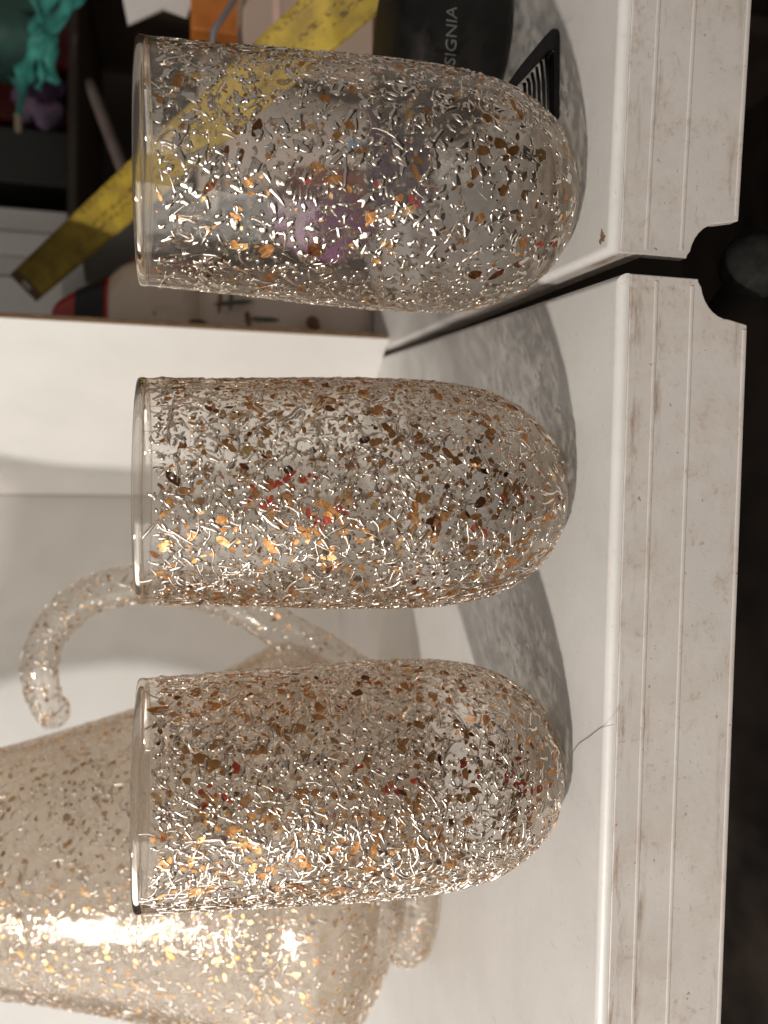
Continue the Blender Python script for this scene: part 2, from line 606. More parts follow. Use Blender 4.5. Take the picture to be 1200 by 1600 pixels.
# ---------------------------------------------------------------- decorated glassware
class Surf:
    """a surface of revolution that threads and flakes can be laid on"""
    def __init__(s, prof):
        s.p = prof
        s.s = [0.0]
        for a, b in zip(prof, prof[1:]):
            s.s.append(s.s[-1] + math.hypot(b[0] - a[0], b[1] - a[1]))
        s.L = s.s[-1]
        s.i = 0
    def rz(s, t):
        t = min(max(t, 0), s.L * 0.99999)
        lo, hi = 0, len(s.s) - 1
        while hi - lo > 1:
            md = (lo + hi) // 2
            if s.s[md] <= t: lo = md
            else: hi = md
        a, b = s.p[lo], s.p[hi]
        w = (t - s.s[lo]) / max(1e-9, s.s[hi] - s.s[lo])
        dr, dz = b[0] - a[0], b[1] - a[1]
        l = math.hypot(dr, dz) or 1
        return a[0] + dr * w, a[1] + dz * w, dr / l, dz / l
    def frame(s, th, t):
        r, z, dr, dz = s.rz(t)
        c, sn = math.cos(th), math.sin(th)
        P = Vector((r * c, r * sn, z))
        N = Vector((dz * c, dz * sn, -dr))
        T = Vector((dr * c, dr * sn, dz))          # along the profile
        Bv = Vector((-sn, c, 0))                   # round the axis
        return P, N, T, Bv, r

def worm(mb, sf, rng, th, t, L, rw, kind, sides=6, nseg=6, ang=None, lift=0.0):
    a = rng.uniform(0, 2 * PI) if ang is None else ang
    curv = rng.gauss(0, 0.55) / nseg * 2.2
    st = L / nseg
    o = len(mb.v)
    rings = []
    for i in range(nseg + 1):
        P, N, T, Bv, r = sf.frame(th, t)
        q = i / nseg
        if kind == 0:
            w = math.sin(PI * (0.06 + 0.88 * q)) ** 0.7
        elif kind == 1:                             # tear drop
            w = (1.5 if q < 0.3 else 1.5 * (1 - (q - 0.3) / 0.7) ** 1.3 + 0.16) * (0.55 if i == 0 else 1)
        else:                                       # knotted thread
            w = (0.55 + 0.5 * abs(math.sin(q * 7 + th * 40))) * math.sin(PI * (0.08 + 0.84 * q)) ** 0.5
        w = max(0.12, w) * rw
        dirv = T * math.cos(a) + Bv * math.sin(a)
        side = N.cross(dirv)
        ring = []
        for k in range(sides):
            b = 2 * PI * k / sides
            mb.v.append(P + N * (lift + w * 0.75 * math.sin(b)) + side * (w * math.cos(b)))
        a += curv + rng.gauss(0, 0.16)
        t += st * math.cos(a)
        th += st * math.sin(a) / max(r, 0.004)
    for i in range(nseg):
        for k in range(sides):
            k2 = (k + 1) % sides
            mb.f.append((o + i * sides + k2, o + i * sides + k, o + (i + 1) * sides + k, o + (i + 1) * sides + k2))
    mb.f.append(tuple(o + k for k in range(sides)))
    mb.f.append(tuple(o + nseg * sides + k for k in reversed(range(sides))))

def drop(mb, sf, rng, th, t, rw, sides=8, rings=3):
    P, N, T, Bv, r = sf.frame(th, t)
    e = rng.uniform(0.75, 1.35)
    ph = rng.uniform(0, PI)
    d1_, d2_ = T * math.cos(ph) + Bv * math.sin(ph), Bv * math.cos(ph) - T * math.sin(ph)
    o = len(mb.v)
    for j in range(rings):
        el = PI / 2 * j / rings
        for k in range(sides):
            b = 2 * PI * k / sides
            mb.v.append(P + d1_ * (rw * e * math.cos(el) * math.cos(b)) + d2_ * (rw / e * math.cos(el) * math.sin(b)) + N * (rw * 0.55 * math.sin(el) - 0.00012))
    mb.v.append(P + N * rw * 0.5)
    for j in range(rings - 1):
        for k in range(sides):
            k2 = (k + 1) % sides
            mb.f.append((o + j * sides + k2, o + j * sides + k, o + (j + 1) * sides + k, o + (j + 1) * sides + k2)[::-1] if False else (o + j * sides + k, o + j * sides + k2, o + (j + 1) * sides + k2, o + (j + 1) * sides + k))
    top = o + rings * sides
    for k in range(sides):
        mb.f.append((o + (rings - 1) * sides + k, o + (rings - 1) * sides + (k + 1) % sides, top))
    mb.f.append(tuple(o + k for k in reversed(range(sides))))

def flake(mb, sf, rng, th, t, size, h=0.00006, thick=0.00012, n=None):
    P, N, T, Bv, r = sf.frame(th, t)
    n = n or rng.randint(7, 10)
    el = rng.uniform(0.6, 1.6)
    ph = rng.uniform(0, PI)
    tilt = Vector((rng.gauss(0, 0.10), rng.gauss(0, 0.10), 0))
    bot, top = [], []
    for k in range(n):
        a = 2 * PI * k / n + rng.uniform(-0.25, 0.25)
        rr = size * rng.uniform(0.7, 1.1)
        x, y = rr * math.cos(a) * el, rr * math.sin(a) / el
        x, y = x * math.cos(ph) - y * math.sin(ph), x * math.sin(ph) + y * math.cos(ph)
        Q, N2, _, _, _ = sf.frame(th + x / max(r, 0.004), t + y)
        hh = h + tilt.x * x * 0.5 + tilt.y * y * 0.5
        bot.append(Q + N2 * max(hh, 0.00002))
        top.append(Q + N2 * (max(hh, 0.00002) + thick))
    o = len(mb.v)
    mb.v.extend(bot + top)
    mb.f.append(tuple(o + n + k for k in range(n)))
    mb.f.append(tuple(o + k for k in reversed(range(n))))
    for k in range(n):
        mb.f.append((o + k, o + (k + 1) % n, o + n + (k + 1) % n, o + n + k))

def shard(mb, sf, rng, th, t, size):
    P, N, T, Bv, r = sf.frame(th, t)
    n = rng.randint(6, 9)
    el = rng.uniform(0.5, 1.9)
    ph = rng.uniform(0, PI)
    base, ring = [], []
    tl = rng.gauss(0, 0.00004)
    for k in range(n):
        a = 2 * PI * k / n + rng.uniform(-0.3, 0.3)
        rr = size * rng.uniform(0.3, 1.15)
        for lst, f, h in ((base, 1.0, 0.0), (ring, 0.82, 0.00016 + tl * math.cos(a))):
            x, y = f * rr * math.cos(a) * el, f * rr * math.sin(a) / el
            x, y = x * math.cos(ph) - y * math.sin(ph), x * math.sin(ph) + y * math.cos(ph)
            Q, N2, _, _, _ = sf.frame(th + x / max(r, 0.004), t + y)
            lst.append(Q + N2 * h)
    o = len(mb.v)
    mb.v.extend(base + ring)
    mb.v.append(P + N * 0.00019)
    mb.f.append(tuple(o + k for k in reversed(range(n))))
    for k in range(n):
        k2 = (k + 1) % n
        mb.f.append((o + k, o + k2, o + n + k2, o + n + k))
        mb.f.append((o + n + k, o + n + k2, o + 2 * n))

OUT = [(0.0, 0.0), (0.0090, 0.0), (0.0135, 0.0012), (0.0195, 0.0048), (0.0252, 0.0105), (0.0300, 0.0185), (0.0331, 0.028),
       (0.0346, 0.039), (0.0351, 0.052), (0.0349, 0.068), (0.0342, 0.085), (0.0333, 0.103), (0.0327, 0.118), (0.0325, 0.1282)]
INN = [(0.0312, 0.1282), (0.0314, 0.118), (0.0320, 0.103), (0.0329, 0.085), (0.0336, 0.068), (0.0337, 0.052), (0.0331, 0.039),
       (0.0314, 0.0285), (0.0280, 0.0200), (0.0215, 0.0130), (0.0115, 0.0092), (0.0, 0.0085)]
BASE = [(0.0, 0.0004), (0.0088, 0.0004), (0.0132, 0.0016), (0.0190, 0.0052), (0.0228, 0.0090), (0.0238, 0.0108), (0.0228, 0.0119), (0.0200, 0.0112), (0.0112, 0.0086), (0.0, 0.0079)]
def theta_pick(rng, front, front_bias):
    if rng.random() < front_bias:
        return front + rng.uniform(-1.75, 1.75)
    return rng.uniform(0, 2 * PI)

def tumbler(loc, seed, n_worm, n_drop, n_flake, n_dot, n_red, n_shard, thin, label, scale=1.0):
    rng = random.Random(seed)
    o = thing('tumbler', loc, label, 'glass', 'decorated tumblers in a row')
    outp = catmull([(r * scale, z * scale) for r, z in OUT], 4)
    innp = catmull([(r * scale, z * scale) for r, z in INN], 4)
    rim = [((0.03185 + 0.00065 * math.cos(a)) * scale, (0.1282 + 0.0012 * math.sin(a)) * scale) for a in [PI * q / 8 for q in range(1, 8)]]
    mb = MB(); mb.lathe(outp + rim + innp, 112)
    mb.build('glass_body', 'clear_glass', o)
    mb = MB(); mb.lathe(catmull([(r * scale, z * scale) for r, z in BASE], 3), 64)
    mb.build('thick_base', 'clear_glass', o)
    # fire-polished lip: a solid bead of glass
    lip = [(0.0, -1.0), (0.75, -0.72), (1.0, 0.0), (0.75, 0.72), (0.0, 1.0), (-0.75, 0.72), (-1.0, 0.0), (-0.75, -0.72), (0.0, -1.0)]
    lipp = catmull([((0.03190 + 0.00078 * a_) * scale, (0.1284 + 0.0014 * b_) * scale) for a_, b_ in lip], 3)
    mb = MB(); mb.lathe(list(reversed(lipp)), 112)
    mb.build('rim', 'rim_glass', o)
    sf = Surf(outp)
    front = math.atan2(-loc.y, -loc.x)
    t0, t1 = 0.022, sf.L - 0.0040
    def pick():
        while True:
            t = rng.uniform(t0, t1)
            if rng.random() < sf.rz(t)[0] / 0.035:
                # thin out towards the foot
                if sf.rz(t)[1] < 0.02 and rng.random() < 0.5:
                    continue
                return theta_pick(rng, front, 0.25), t
    # foil flakes: the large ones singly, the small ones as one layer
    bins = {'bronze_foil': MB(), 'gold_foil': MB(), 'dark_foil': MB()}
    big = 0
    for i in range(n_flake):
        th, t = pick()
        m_ = rng.choices(('bronze_foil', 'gold_foil', 'dark_foil'), (0.76, 0.14, 0.10))[0]
        size = abs(rng.gauss(0, 0.0005)) + 0.0005
        d = math.cos(th - front)
        if size > 0.00100 and d > 0.25 and big < 70:
            big += 1
            q = MB(); flake(q, sf, rng, th, t, size * 1.25)
            P = sf.frame(th, t)[0]
            q.build('foil_or_reflection_flake', m_, o, smooth=False, loc=P)
        else:
            flake(bins[m_], sf, rng, th, t, size)
    for i in range(n_dot):
        th, t = pick()
        flake(bins['dark_foil' if rng.random() < 0.6 else 'bronze_foil'], sf, rng, th, t, rng.uniform(0.00012, 0.00034), n=6)
    for m_, b in bins.items():
        tag(b.build({'bronze_foil': 'bronze_specks', 'gold_foil': 'gold_specks', 'dark_foil': 'dark_specks'}[m_], m_, o, smooth=False), kind='stuff')
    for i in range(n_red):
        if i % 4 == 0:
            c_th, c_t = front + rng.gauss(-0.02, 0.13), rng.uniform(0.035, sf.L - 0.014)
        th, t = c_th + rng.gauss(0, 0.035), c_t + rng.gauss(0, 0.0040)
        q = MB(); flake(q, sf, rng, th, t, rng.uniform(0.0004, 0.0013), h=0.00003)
        q.build('foil_or_reflection_flake', 'red_reflection', o, smooth=False, loc=sf.frame(th, t)[0])  # red reflection down the tumbler's centre, put in as coloured flakes
    # raised threads and drops of resin
    w = MB()
    for i in range(n_worm):
        th, t = pick()
        kind = rng.choices((0, 1, 2), (0.45, 0.3, 0.25))[0]
        L = min(0.010, 0.0020 + rng.expovariate(1 / 0.0022))
        worm(w, sf, rng, th, t, L, rng.uniform(0.00021, 0.00058) * thin, kind)
    tag(w.build('resin_threads', 'resin', o), kind='stuff')
    # flat raised splinters of resin
    w = MB()
    for i in range(n_shard):
        th, t = pick()
        shard(w, sf, rng, th, t, rng.uniform(0.0005, 0.0015) * (1.5 if thin < 1 else 1))
    tag(w.build('resin_splinters', 'resin_bright' if thin < 1 else 'resin', o), kind='stuff')
    w = MB()
    nb = 0
    for i in range(n_drop):
        th, t = pick()
        rw = rng.uniform(0.0003, 0.0009)
        if rw > 0.00078 and math.cos(th - front) > 0.3 and nb < 40:
            nb += 1
            q = MB(); drop(q, sf, rng, th, t, rw * 1.15)
            q.build('resin_drop', 'resin', o, loc=sf.frame(th, t)[0])
        else:
            drop(w, sf, rng, th, t, rw)
    tag(w.build('small_resin_drops', 'resin_bright' if thin < 1 else 'resin', o), kind='stuff')
    return o

yb = 0.2488
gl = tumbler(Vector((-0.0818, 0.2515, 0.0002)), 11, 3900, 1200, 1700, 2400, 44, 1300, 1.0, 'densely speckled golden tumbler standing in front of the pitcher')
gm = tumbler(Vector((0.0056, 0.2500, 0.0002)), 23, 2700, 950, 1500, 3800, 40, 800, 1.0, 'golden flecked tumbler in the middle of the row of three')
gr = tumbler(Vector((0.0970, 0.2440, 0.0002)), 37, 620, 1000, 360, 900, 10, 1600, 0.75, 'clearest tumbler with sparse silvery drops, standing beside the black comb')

# ---------------------------------------------------------------- pitcher
PX, PY = -0.1705, 0.430
pit = thing('pitcher', (PX, PY, 0.0002), 'large round gold-flecked glass pitcher behind the tumblers, with a curled clear handle', 'pitcher')
PP = [(0.0, 0.0), (0.056, 0.0), (0.0615, 0.0015), (0.0640, 0.006), (0.0632, 0.012), (0.0600, 0.0165), (0.0635, 0.0205), (0.076, 0.028), (0.089, 0.039),
      (0.0985, 0.052), (0.1015, 0.063), (0.0985, 0.075), (0.0915, 0.088), (0.0858, 0.100), (0.0782, 0.119), (0.0700, 0.144), (0.0625, 0.172),
      (0.0548, 0.204), (0.0505, 0.235), (0.0505, 0.265), (0.054, 0.300), (0.063, 0.330), (0.077, 0.352)]
pp = catmull(PP, 4)
PI_ = [(r - 0.0022, z) for r, z in reversed(PP[9:])] + [(0.087, 0.041), (0.070, 0.032), (0.045, 0.026), (0.0, 0.024)]
mb = MB(); mb.lathe(pp + [(0.0762, 0.3532)] + catmull(PI_, 3), 128)
mb.build('glass_body', 'pitcher_glass', pit)
sf = Surf(pp)
rng = random.Random(71)
front = math.atan2(-PY, -PX)
bins = {'pale_bronze_foil': MB(), 'gold_foil': MB(), 'bronze_foil': MB()}
s_lo, s_hi = 0.066, sf.L - 0.01
def ppick():
    while True:
        t = rng.uniform(s_lo, s_hi)
        if rng.random() < sf.rz(t)[0] / 0.118:
            return theta_pick(rng, front, 0.5), t
nb = 0
for i in range(4700):
    th, t = ppick()
    m_ = rng.choices(('pale_bronze_foil', 'gold_foil', 'bronze_foil'), (0.42, 0.30, 0.28))[0]
    size = abs(rng.gauss(0, 0.00055)) + 0.00045
    if size > 0.0016 and math.cos(th - front) > 0.2 and nb < 45:
        nb += 1
        q = MB(); flake(q, sf, rng, th, t, size)
        q.build('foil_or_reflection_flake', m_, pit, smooth=False, loc=sf.frame(th, t)[0])
    else:
        flake(bins[m_], sf, rng, th, t, size, n=6)
for m_, b in bins.items():
    tag(b.build({'pale_bronze_foil': 'pale_specks', 'gold_foil': 'gold_specks', 'bronze_foil': 'bronze_specks'}[m_], m_, pit, smooth=False), kind='stuff')
w = MB()
for i in range(5800):
    th, t = ppick()
    worm(w, sf, rng, th, t, min(0.009, 0.002 + rng.expovariate(1 / 0.0022)), rng.uniform(0.00025, 0.0005), rng.choice((0, 1, 2)), 5, 4)
tag(w.build('resin_threads', 'resin_fine', pit), kind='stuff')
# handle
hp = [(476, 100), (500, 74), (555, 62), (608, 76), (652, 114), (679, 166), (687, 232), (676, 318), (645, 396), (606, 452), (560, 505), (520, 540)]
hy = [0.42, 0.415, 0.41, 0.408, 0.406, 0.405, 0.405, 0.404, 0.402, 0.398, 0.392, 0.39]
hpts = [at(u, v, y) - Vector((PX, PY, 0.0002)) for (u, v), y in zip(hp, hy)]
hc = [Vector(q) for q in catmull([tuple(q) for q in hpts], 6)]
mb = MB()
nH = len(hc)
rads = []
for i in range(nH):
    q = i / (nH - 1)
    r = 0.0074 + 0.0022 * min(1, q * 1.6)
    if q > 0.8: r += 0.010 * (q - 0.8) / 0.2
    if i < 4: r *= (0.45, 0.72, 0.88, 0.96)[i]
    rads.append(r)
mb.tube(hc, rads, 20, 1.0, up=(0, 1, 0))
hnd = mb.build('handle', 'handle_glass', pit)
w = MB(); fl = {'bronze_foil': MB(), 'gold_foil': MB()}
for i in range(520):
    j = rng.randrange(3, nH - 2)
    c, r = hc[j], rads[j]
    tdir = (hc[j + 1] - hc[j - 1]).normalized()
    b = tdir.cross(Vector((0, 1, 0))).normalized()
    nn = b.cross(tdir)
    a = rng.uniform(0, 2 * PI)
    N = b * math.cos(a) + nn * math.sin(a)
    sd_ = tdir.cross(N)
    dr = (tdir * rng.gauss(0, 1) + sd_ * rng.gauss(0, 1)).normalized()
    p = c + N * r
    if i % 3:
        Lw = rng.uniform(0.0015, 0.004)
        w.tube([p - dr * Lw, p - dr * Lw * 0.3 + N * 0.0002, p + dr * Lw * 0.3 + N * 0.0002, p + dr * Lw], [0.0001, 0.0005, 0.0005, 0.0001], 5, 0.7, up=N)
    else:
        sz = rng.uniform(0.0005, 0.0014)
        e2 = N.cross(dr)
        fl[rng.choice(list(fl))].prism([p + dr * (sz * math.cos(x)) + e2 * (sz * 0.7 * math.sin(x)) + N * 0.0001 for x in [2 * PI * q / 6 for q in range(6)]], N * 0.0001)
tag(w.build('handle_resin_threads', 'resin_fine', hnd), kind='stuff')
for m_, b in fl.items():
    tag(b.build('handle_' + m_[:-5] + '_specks', m_, hnd, smooth=False), kind='stuff')

# ---------------------------------------------------------------- clutter on and behind the right leaf
def block(name, u0, u1, v0, v1, y, depth, mat, label, cat, group=None, bev=0.0012, ztilt=0.0):
    """an upright box whose front face fills (u0..u1, v0..v1) at distance y"""
    p, q = at(u0, v0, y), at(u1, v1, y)
    c = Vector(((p.x + q.x) / 2, y, min(p.z, q.z)))
    w_, h_ = abs(q.x - p.x), abs(q.z - p.z)
    mb = MB(); mb.box((-w_ / 2, 0, 0), (w_ / 2, depth, h_))
    o = mb.build(name, mat, None, smooth=False, bevel=bev)
    o.location = c
    o.rotation_euler = (0, 0, ztilt)
    return tag(o, label, cat, group) if label else o

# far shelf with books and boxes
sh = thing('wall_shelf', (0.47, 0.80, 0.0), 'dim dark shelf far behind holding white books and a black box', 'shelf')
p, q = at(1090, 104, 0.80), at(1720, 104, 0.80)
mb = MB(); mb.box((p.x - 0.47, 0, p.z - 0.008), (q.x - 0.47, 0.24, p.z))
mb.build('board', 'shelf_wood', sh, smooth=False, bevel=0.001)
mb = MB(); mb.box((p.x - 0.47 - 0.02, 0.20, 0.0 - 0.6), (p.x - 0.47, 0.26, 0.5)); mb.build('upright', 'shelf_wood', sh, smooth=False)
mb = MB(); mb.box((q.x - 0.47, 0.0, 0.0 - 0.6), (q.x - 0.47 + 0.02, 0.26, 0.5)); mb.build('upright', 'shelf_wood', sh, smooth=False)
sz = p.z
bl = ['white book nearest the black box on the far shelf', 'second white book from the black box on the far shelf', 'third white book from the black box on the far shelf', 'thick white book next to the cardboard edge on the far shelf']
for i, (u0, u1, y) in enumerate(((1234, 1268, 0.812), (1196, 1232, 0.807), (1164, 1194, 0.810), (1104, 1162, 0.804))):
    a, b = at(u0, 104, y), at(u1, 104, y)
    o = thing('book', ((a.x + b.x) / 2, y, sz + 0.0003), bl[i], 'book', 'white books on the far shelf')
    w_ = abs(b.x - a.x)
    mb = MB(); mb.box((-w_ / 2, 0, 0), (w_ / 2, 0.14, 0.21)); mb.build('cover', 'book_white', o, smooth=False, bevel=0.0015)
    mb = MB(); mb.box((-w_ / 2 + 0.002, 0.003, 0.2101), (w_ / 2 - 0.002, 0.137, 0.2104)); mb.build('page_block', 'book_white', o, smooth=False)
def on_shelf(name, u0, u1, h, y, d, mat, label, cat):
    a, b = at(u0, 104, y), at(u1, 104, y)
    mb = MB(); w_ = abs(b.x - a.x); mb.box((-w_ / 2, 0, 0), (w_ / 2, d, h))
    o = mb.build(name, mat, None, smooth=False, bevel=0.003); o.location = ((a.x + b.x) / 2, y, sz + 0.0003)
    return tag(o, label, cat)
on_shelf('storage_box', 1308, 1394, 0.17, 0.815, 0.12, 'black_box', 'plain black storage box standing on the far shelf', 'box')
on_shelf('gift_box', 1402, 1640, 0.2, 0.86, 0.1, 'red_dull', 'dark red box at the back of the far shelf', 'box')
on_shelf('card_box', 1492, 1575, 0.075, 0.835, 0.02, 'red_card', 'small bright red carton behind the teal bow', 'carton')

def crumple(name, c, size, mat, label, cat, seed, sq=(1, 1, 1), amp=0.28):
    rng = random.Random(seed)
    mb = MB()
    seg, rg = 20, 12
    ph = [(rng.uniform(1.5, 5), rng.uniform(1.5, 5), rng.uniform(0, 6)) for _ in range(5)]
    vs = []
    for j in range(rg + 1):
        el = -PI / 2 + PI * j / rg
        for k in range(seg):
            a = 2 * PI * k / seg
            d = Vector((math.cos(el) * math.cos(a), math.cos(el) * math.sin(a), math.sin(el)))
            f = 1 + amp * sum(math.sin(p_[0] * d.x * 2 + p_[1] * d.z * 2 + p_[2] + d.y * 3) for p_ in ph) / 3
            vs.append(Vector((d.x * sq[0], d.y * sq[1], d.z * sq[2])) * (size * f))
    zmin = min(v_.z for v_ in vs)
    for v_ in vs:
        v_.z -= zmin
    mb.v = vs
    for j in range(rg):
        for k in range(seg):
            k2 = (k + 1) % seg
            mb.f.append((j * seg + k, j * seg + k2, (j + 1) * seg + k2, (j + 1) * seg + k))
    o = mb.build(name, mat)
    o.location = c
    return tag(o, label, cat)
a = at(1438, 104, 0.82)
crumple('fabric_flower', (a.x, 0.82, sz + 0.0005), 0.022, 'lilac_cloth', 'pale lilac cloth flower on the far shelf beside the teal bow', 'flower', 5, (1, 0.7, 0.9), 0.45)
a = at(1462, 104, 0.80)
crumple('fabric_scrap', (a.x, 0.805, sz + 0.0005), 0.011, 'plum_cloth', 'small dark plum cloth scrap in front of the lilac flower', 'cloth', 6, (1, 0.6, 1.3), 0.4)

# teal bow with hanging tails on a pale stick
bw = thing('ribbon_bow', at(1530, 104, 0.74), 'teal tied ribbon bow with loose tails at the far right top', 'ribbon')
bl0 = Vector(bw.location)
def ribbon(pts, width, name, parent, mat, th=0.0012):
    ps = [at(*q) - bl0 for q in pts]
    ps = [Vector(x) for x in catmull([tuple(x) for x in ps], 5)]
    mb = MB()
    n = len(ps)
    for i, p_ in enumerate(ps):
        t_ = (ps[min(i + 1, n - 1)] - ps[max(i - 1, 0)]).normalized()
        s_ = t_.cross(Vector((0, 1, 0))).normalized()
        wv = width * (0.75 + 0.35 * math.sin(i * 0.9))
        for e, f in ((-1, 0), (1, 0.6), (1, 1.6), (-1, 1)):
            mb.v.append(p_ + s_ * (e * wv) + Vector((0, th * f * 1.5, 0)))
    for i in range(n - 1):
        for k in range(4):
            k2 = (k + 1) % 4
            mb.f.append((i * 4 + k, i * 4 + k2, i * 4 + 4 + k2, i * 4 + 4 + k))
    mb.f.append((3, 2, 1, 0)); mb.f.append(tuple(range(n * 4 - 4, n * 4)))
    return mb.build(name, mat, parent)
ribbon([(1540, 66, .735), (1510, 48, .737), (1480, 35, .74), (1468, 22, .742)], 0.008, 'tail', bw, 'teal_cloth')
ribbon([(1536, 70, .736), (1500, 78, .737), (1475, 74, .739)], 0.0085, 'tail', bw, 'teal_cloth')
ribbon([(1548, 66, .735), (1580, 95, .736), (1615, 120, .738), (1640, 130, .74)], 0.0085, 'loop', bw, 'teal_cloth')
ribbon([(1545, 60, .735), (1585, 70, .738), (1620, 80, .74)], 0.009, 'loop', bw, 'teal_cloth')
ribbon([(1535, 62, .737), (1500, 40, .738), (1455, 34, .74), (1418, 28, .742)], 0.0036, 'tail', bw, 'teal_cloth')
ribbon([(1538, 72, .733), (1508, 62, .734), (1482, 66, .735), (1462, 58, .736)], 0.0028, 'tail', bw, 'teal_cloth')
ribbon([(1545, 72, .734), (1580, 60, .735), (1612, 48, .737)], 0.0026, 'tail', bw, 'teal_cloth')
ribbon([(1545, 76, .733), (1572, 104, .734), (1606, 112, .737)], 0.0026, 'tail', bw, 'teal_cloth')
ribbon([(1528, 84, .733), (1542, 66, .731), (1552, 50, .733)], 0.0085, 'knot', bw, 'teal_cloth', 0.004)
mb = MB(); mb.tube([at(1420, 28, .743) - bl0, at(1394, 29, .743) - bl0], 0.0028, 10); mb.build('stick', 'pale_wood', bw)
p = at(1600, 60, 0.77)
crumple('green_cloth', (p.x, 0.80, sz + 0.0006), 0.05, 'teal_deep', 'dark green crumpled cloth behind the teal bow', 'cloth', 9, (0.9, 0.5, 1.2))

# below the shelf: rod, jar, card, cartons
def rod(name, a, b, r, mat, label, cat, extra=None):
    o = MB()
    mid = (Vector(a) + Vector(b)) / 2
    n = 8
    pts = [Vector(a).lerp(Vector(b), i / n) - Vector(a) for i in range(n + 1)]
    o.tube(pts, [r * 0.8] + [r] * (n - 1) + [r * 0.6], 12)
    ob = o.build(name, mat)
    ob.location = a
    return tag(ob, label, cat)
TBX = lambda u, y: at(u, 300, y).x
rod('wooden_rod', at(1470, 140, .66), at(1300, 205, .58), 0.0042, 'dull_rod', 'dull brown rod leaning in the dark behind the clearest tumbler rim', 'rod')

# tape measure blade
P1, P3 = at(1160, 48, 0.64), at(1650, 596, 0.345)
tp = thing('tape_measure', P1, 'worn yellow tape measure blade reaching diagonally behind the clearest tumbler', 'tape measure')
dx = (P3 - P1).normalized()
face = (CAM - (P1 + P3) / 2).normalized()
dy = face.cross(dx).normalized()
dz = dx.cross(dy).normalized()
rot = Matrix((dx, dy, dz)).transposed()
tp.rotation_euler = rot.to_euler()
Lt = (P3 - P1).length
mb = MB()
n, wN = 40, 8
for i in range(n + 1):
    x = Lt * i / n
    for sgn in (0, 1):
        for k in range(wN + 1):
            y = -0.0125 + 0.025 * k / wN
            mb.v.append(Vector((x, y, 0.0016 * (y / 0.0125) ** 2 - sgn * 0.0004 + 0.004 * math.sin(PI * i / n))))
rw = 2 * (wN + 1)
for i in range(n):
    for k in range(wN):
        a = i * rw + k
        mb.f.append((a, a + rw, a + rw + 1, a + 1))
        b = a + wN + 1
        mb.f.append((b, b + 1, b + rw + 1, b + rw))
    for k in (0, wN):
        a = i * rw + k
        b = a + wN + 1
        mb.f.append((a, b, b + rw, a + rw))
mb.build('blade', 'tape_yellow', tp)
hk = MB()
hk.box((-0.014, -0.0125, -0.0014), (0.012, 0.0125, -0.0008))
hk.box((-0.0148, -0.0125, -0.012), (-0.0140, 0.0125, -0.0008))
h_ = hk.build('end_hook', 'brass_dull', tp, smooth=False, bevel=0.0003)
mb = MB(); mb.box((-0.0100, -0.0035, -0.0010), (-0.0060, 0.0035, -0.0005))
mb.build('hook_slot', 'paper_white', h_, smooth=False)

block('paper_card', 1562, 1660, 190, 260, 0.60, 0.002, 'paper_white', 'white folded card above the orange carton at the right edge', 'card', ztilt=0.2)
mb = MB()
c0 = at(1580, 300, 0.60)
pl = [at(*q, 0.60) - c0 for q in ((1563, 200), (1588, 256), (1575, 292), (1640, 318), (1660, 180))]
o = bpy.data.objects.get('paper_card')
bpy.data.objects.remove(o)
mb.prism(pl, Vector((0, 0.003, 0)))
o = mb.build('paper_card', 'paper_white', None, smooth=False); o.location = c0
tag(o, 'white folded card above the orange carton at the right edge', 'card')
yb_ = 0.54
def stand(name, u0, u1, vtop, y, d, mat, label, cat, zb=0.0003, bev=0.0015, rz=0.0):
    a, b = at(u0, vtop, y), at(u1, vtop, y)
    w_, h_ = abs(b.x - a.x), a.z - zb
    mb = MB(); mb.box((-w_ / 2, 0, 0), (w_ / 2, d, h_))
    o = mb.build(name, mat, None, smooth=False, bevel=bev)
    o.location = ((a.x + b.x) / 2, y, zb); o.rotation_euler = (0, 0, rz)
    return tag(o, label, cat)
stand('carton', 1556, 1640, 298, 0.58, 0.03, 'orange_card', 'orange carton standing behind the beige box at the right edge', 'carton')
bb = thing('beige_box', (at(1590, 400, 0.50).x, 0.50, 0.0003), 'beige pink box standing behind the yellow tape measure', 'box')
a, b = at(1505, 380, 0.50), at(1680, 380, 0.50)
mb = MB(); w_ = b.x - a.x; mb.box((-w_ / 2, 0, 0), (w_ / 2, 0.06, a.z)); mb.build('carton', 'beige_card', bb, smooth=False, bevel=0.002)
mb = MB(); zz = at(1590, 430, 0.50).z; mb.box((-w_ / 2, -0.0008, zz - 0.003), (w_ / 2, 0.0008, zz + 0.001)); mb.build('highlight_stripe', 'pink_highlight', bb, smooth=False)  # highlight line across the box, painted as a paler pink stripe
cb = MB()
cb.tube([at(1640, 372, .48), at(1600, 365, .48), at(1575, 350, .48), at(1552, 334, .48), at(1520, 330, .49), at(1500, 345, .50)], 0.0018, 8)
c_ = cb.v[0].copy(); tag(cb.build('cable', 'cable_grey', loc=c_), 'thin grey cable curving over the beige box', 'cable')
stand('wooden_strip', 1500, 1680, 588, 0.455, 0.012, 'brown_wood', 'low dark brown wooden block in front of the beige box', 'block')

# white label stick, dark green pouch, sticks, black bottle, comb
o = thing('label_stick', at(1590, 612, 0.39), 'white plastic stick with tiny print beside the black bottle', 'stick')
mb = MB()
L0 = Vector(o.location)
pa, pb, pc, pd = [at(u, v, y) - L0 for u, v, y in ((1500, 590, .41), (1506, 612, .41), (1592, 634, .39), (1586, 613, .39))]
mb.prism([pa, pb, pc, pd], Vector((0, 0.004, 0))); mb.build('stick_body', 'white_plastic', o, smooth=False, bevel=0.0006)

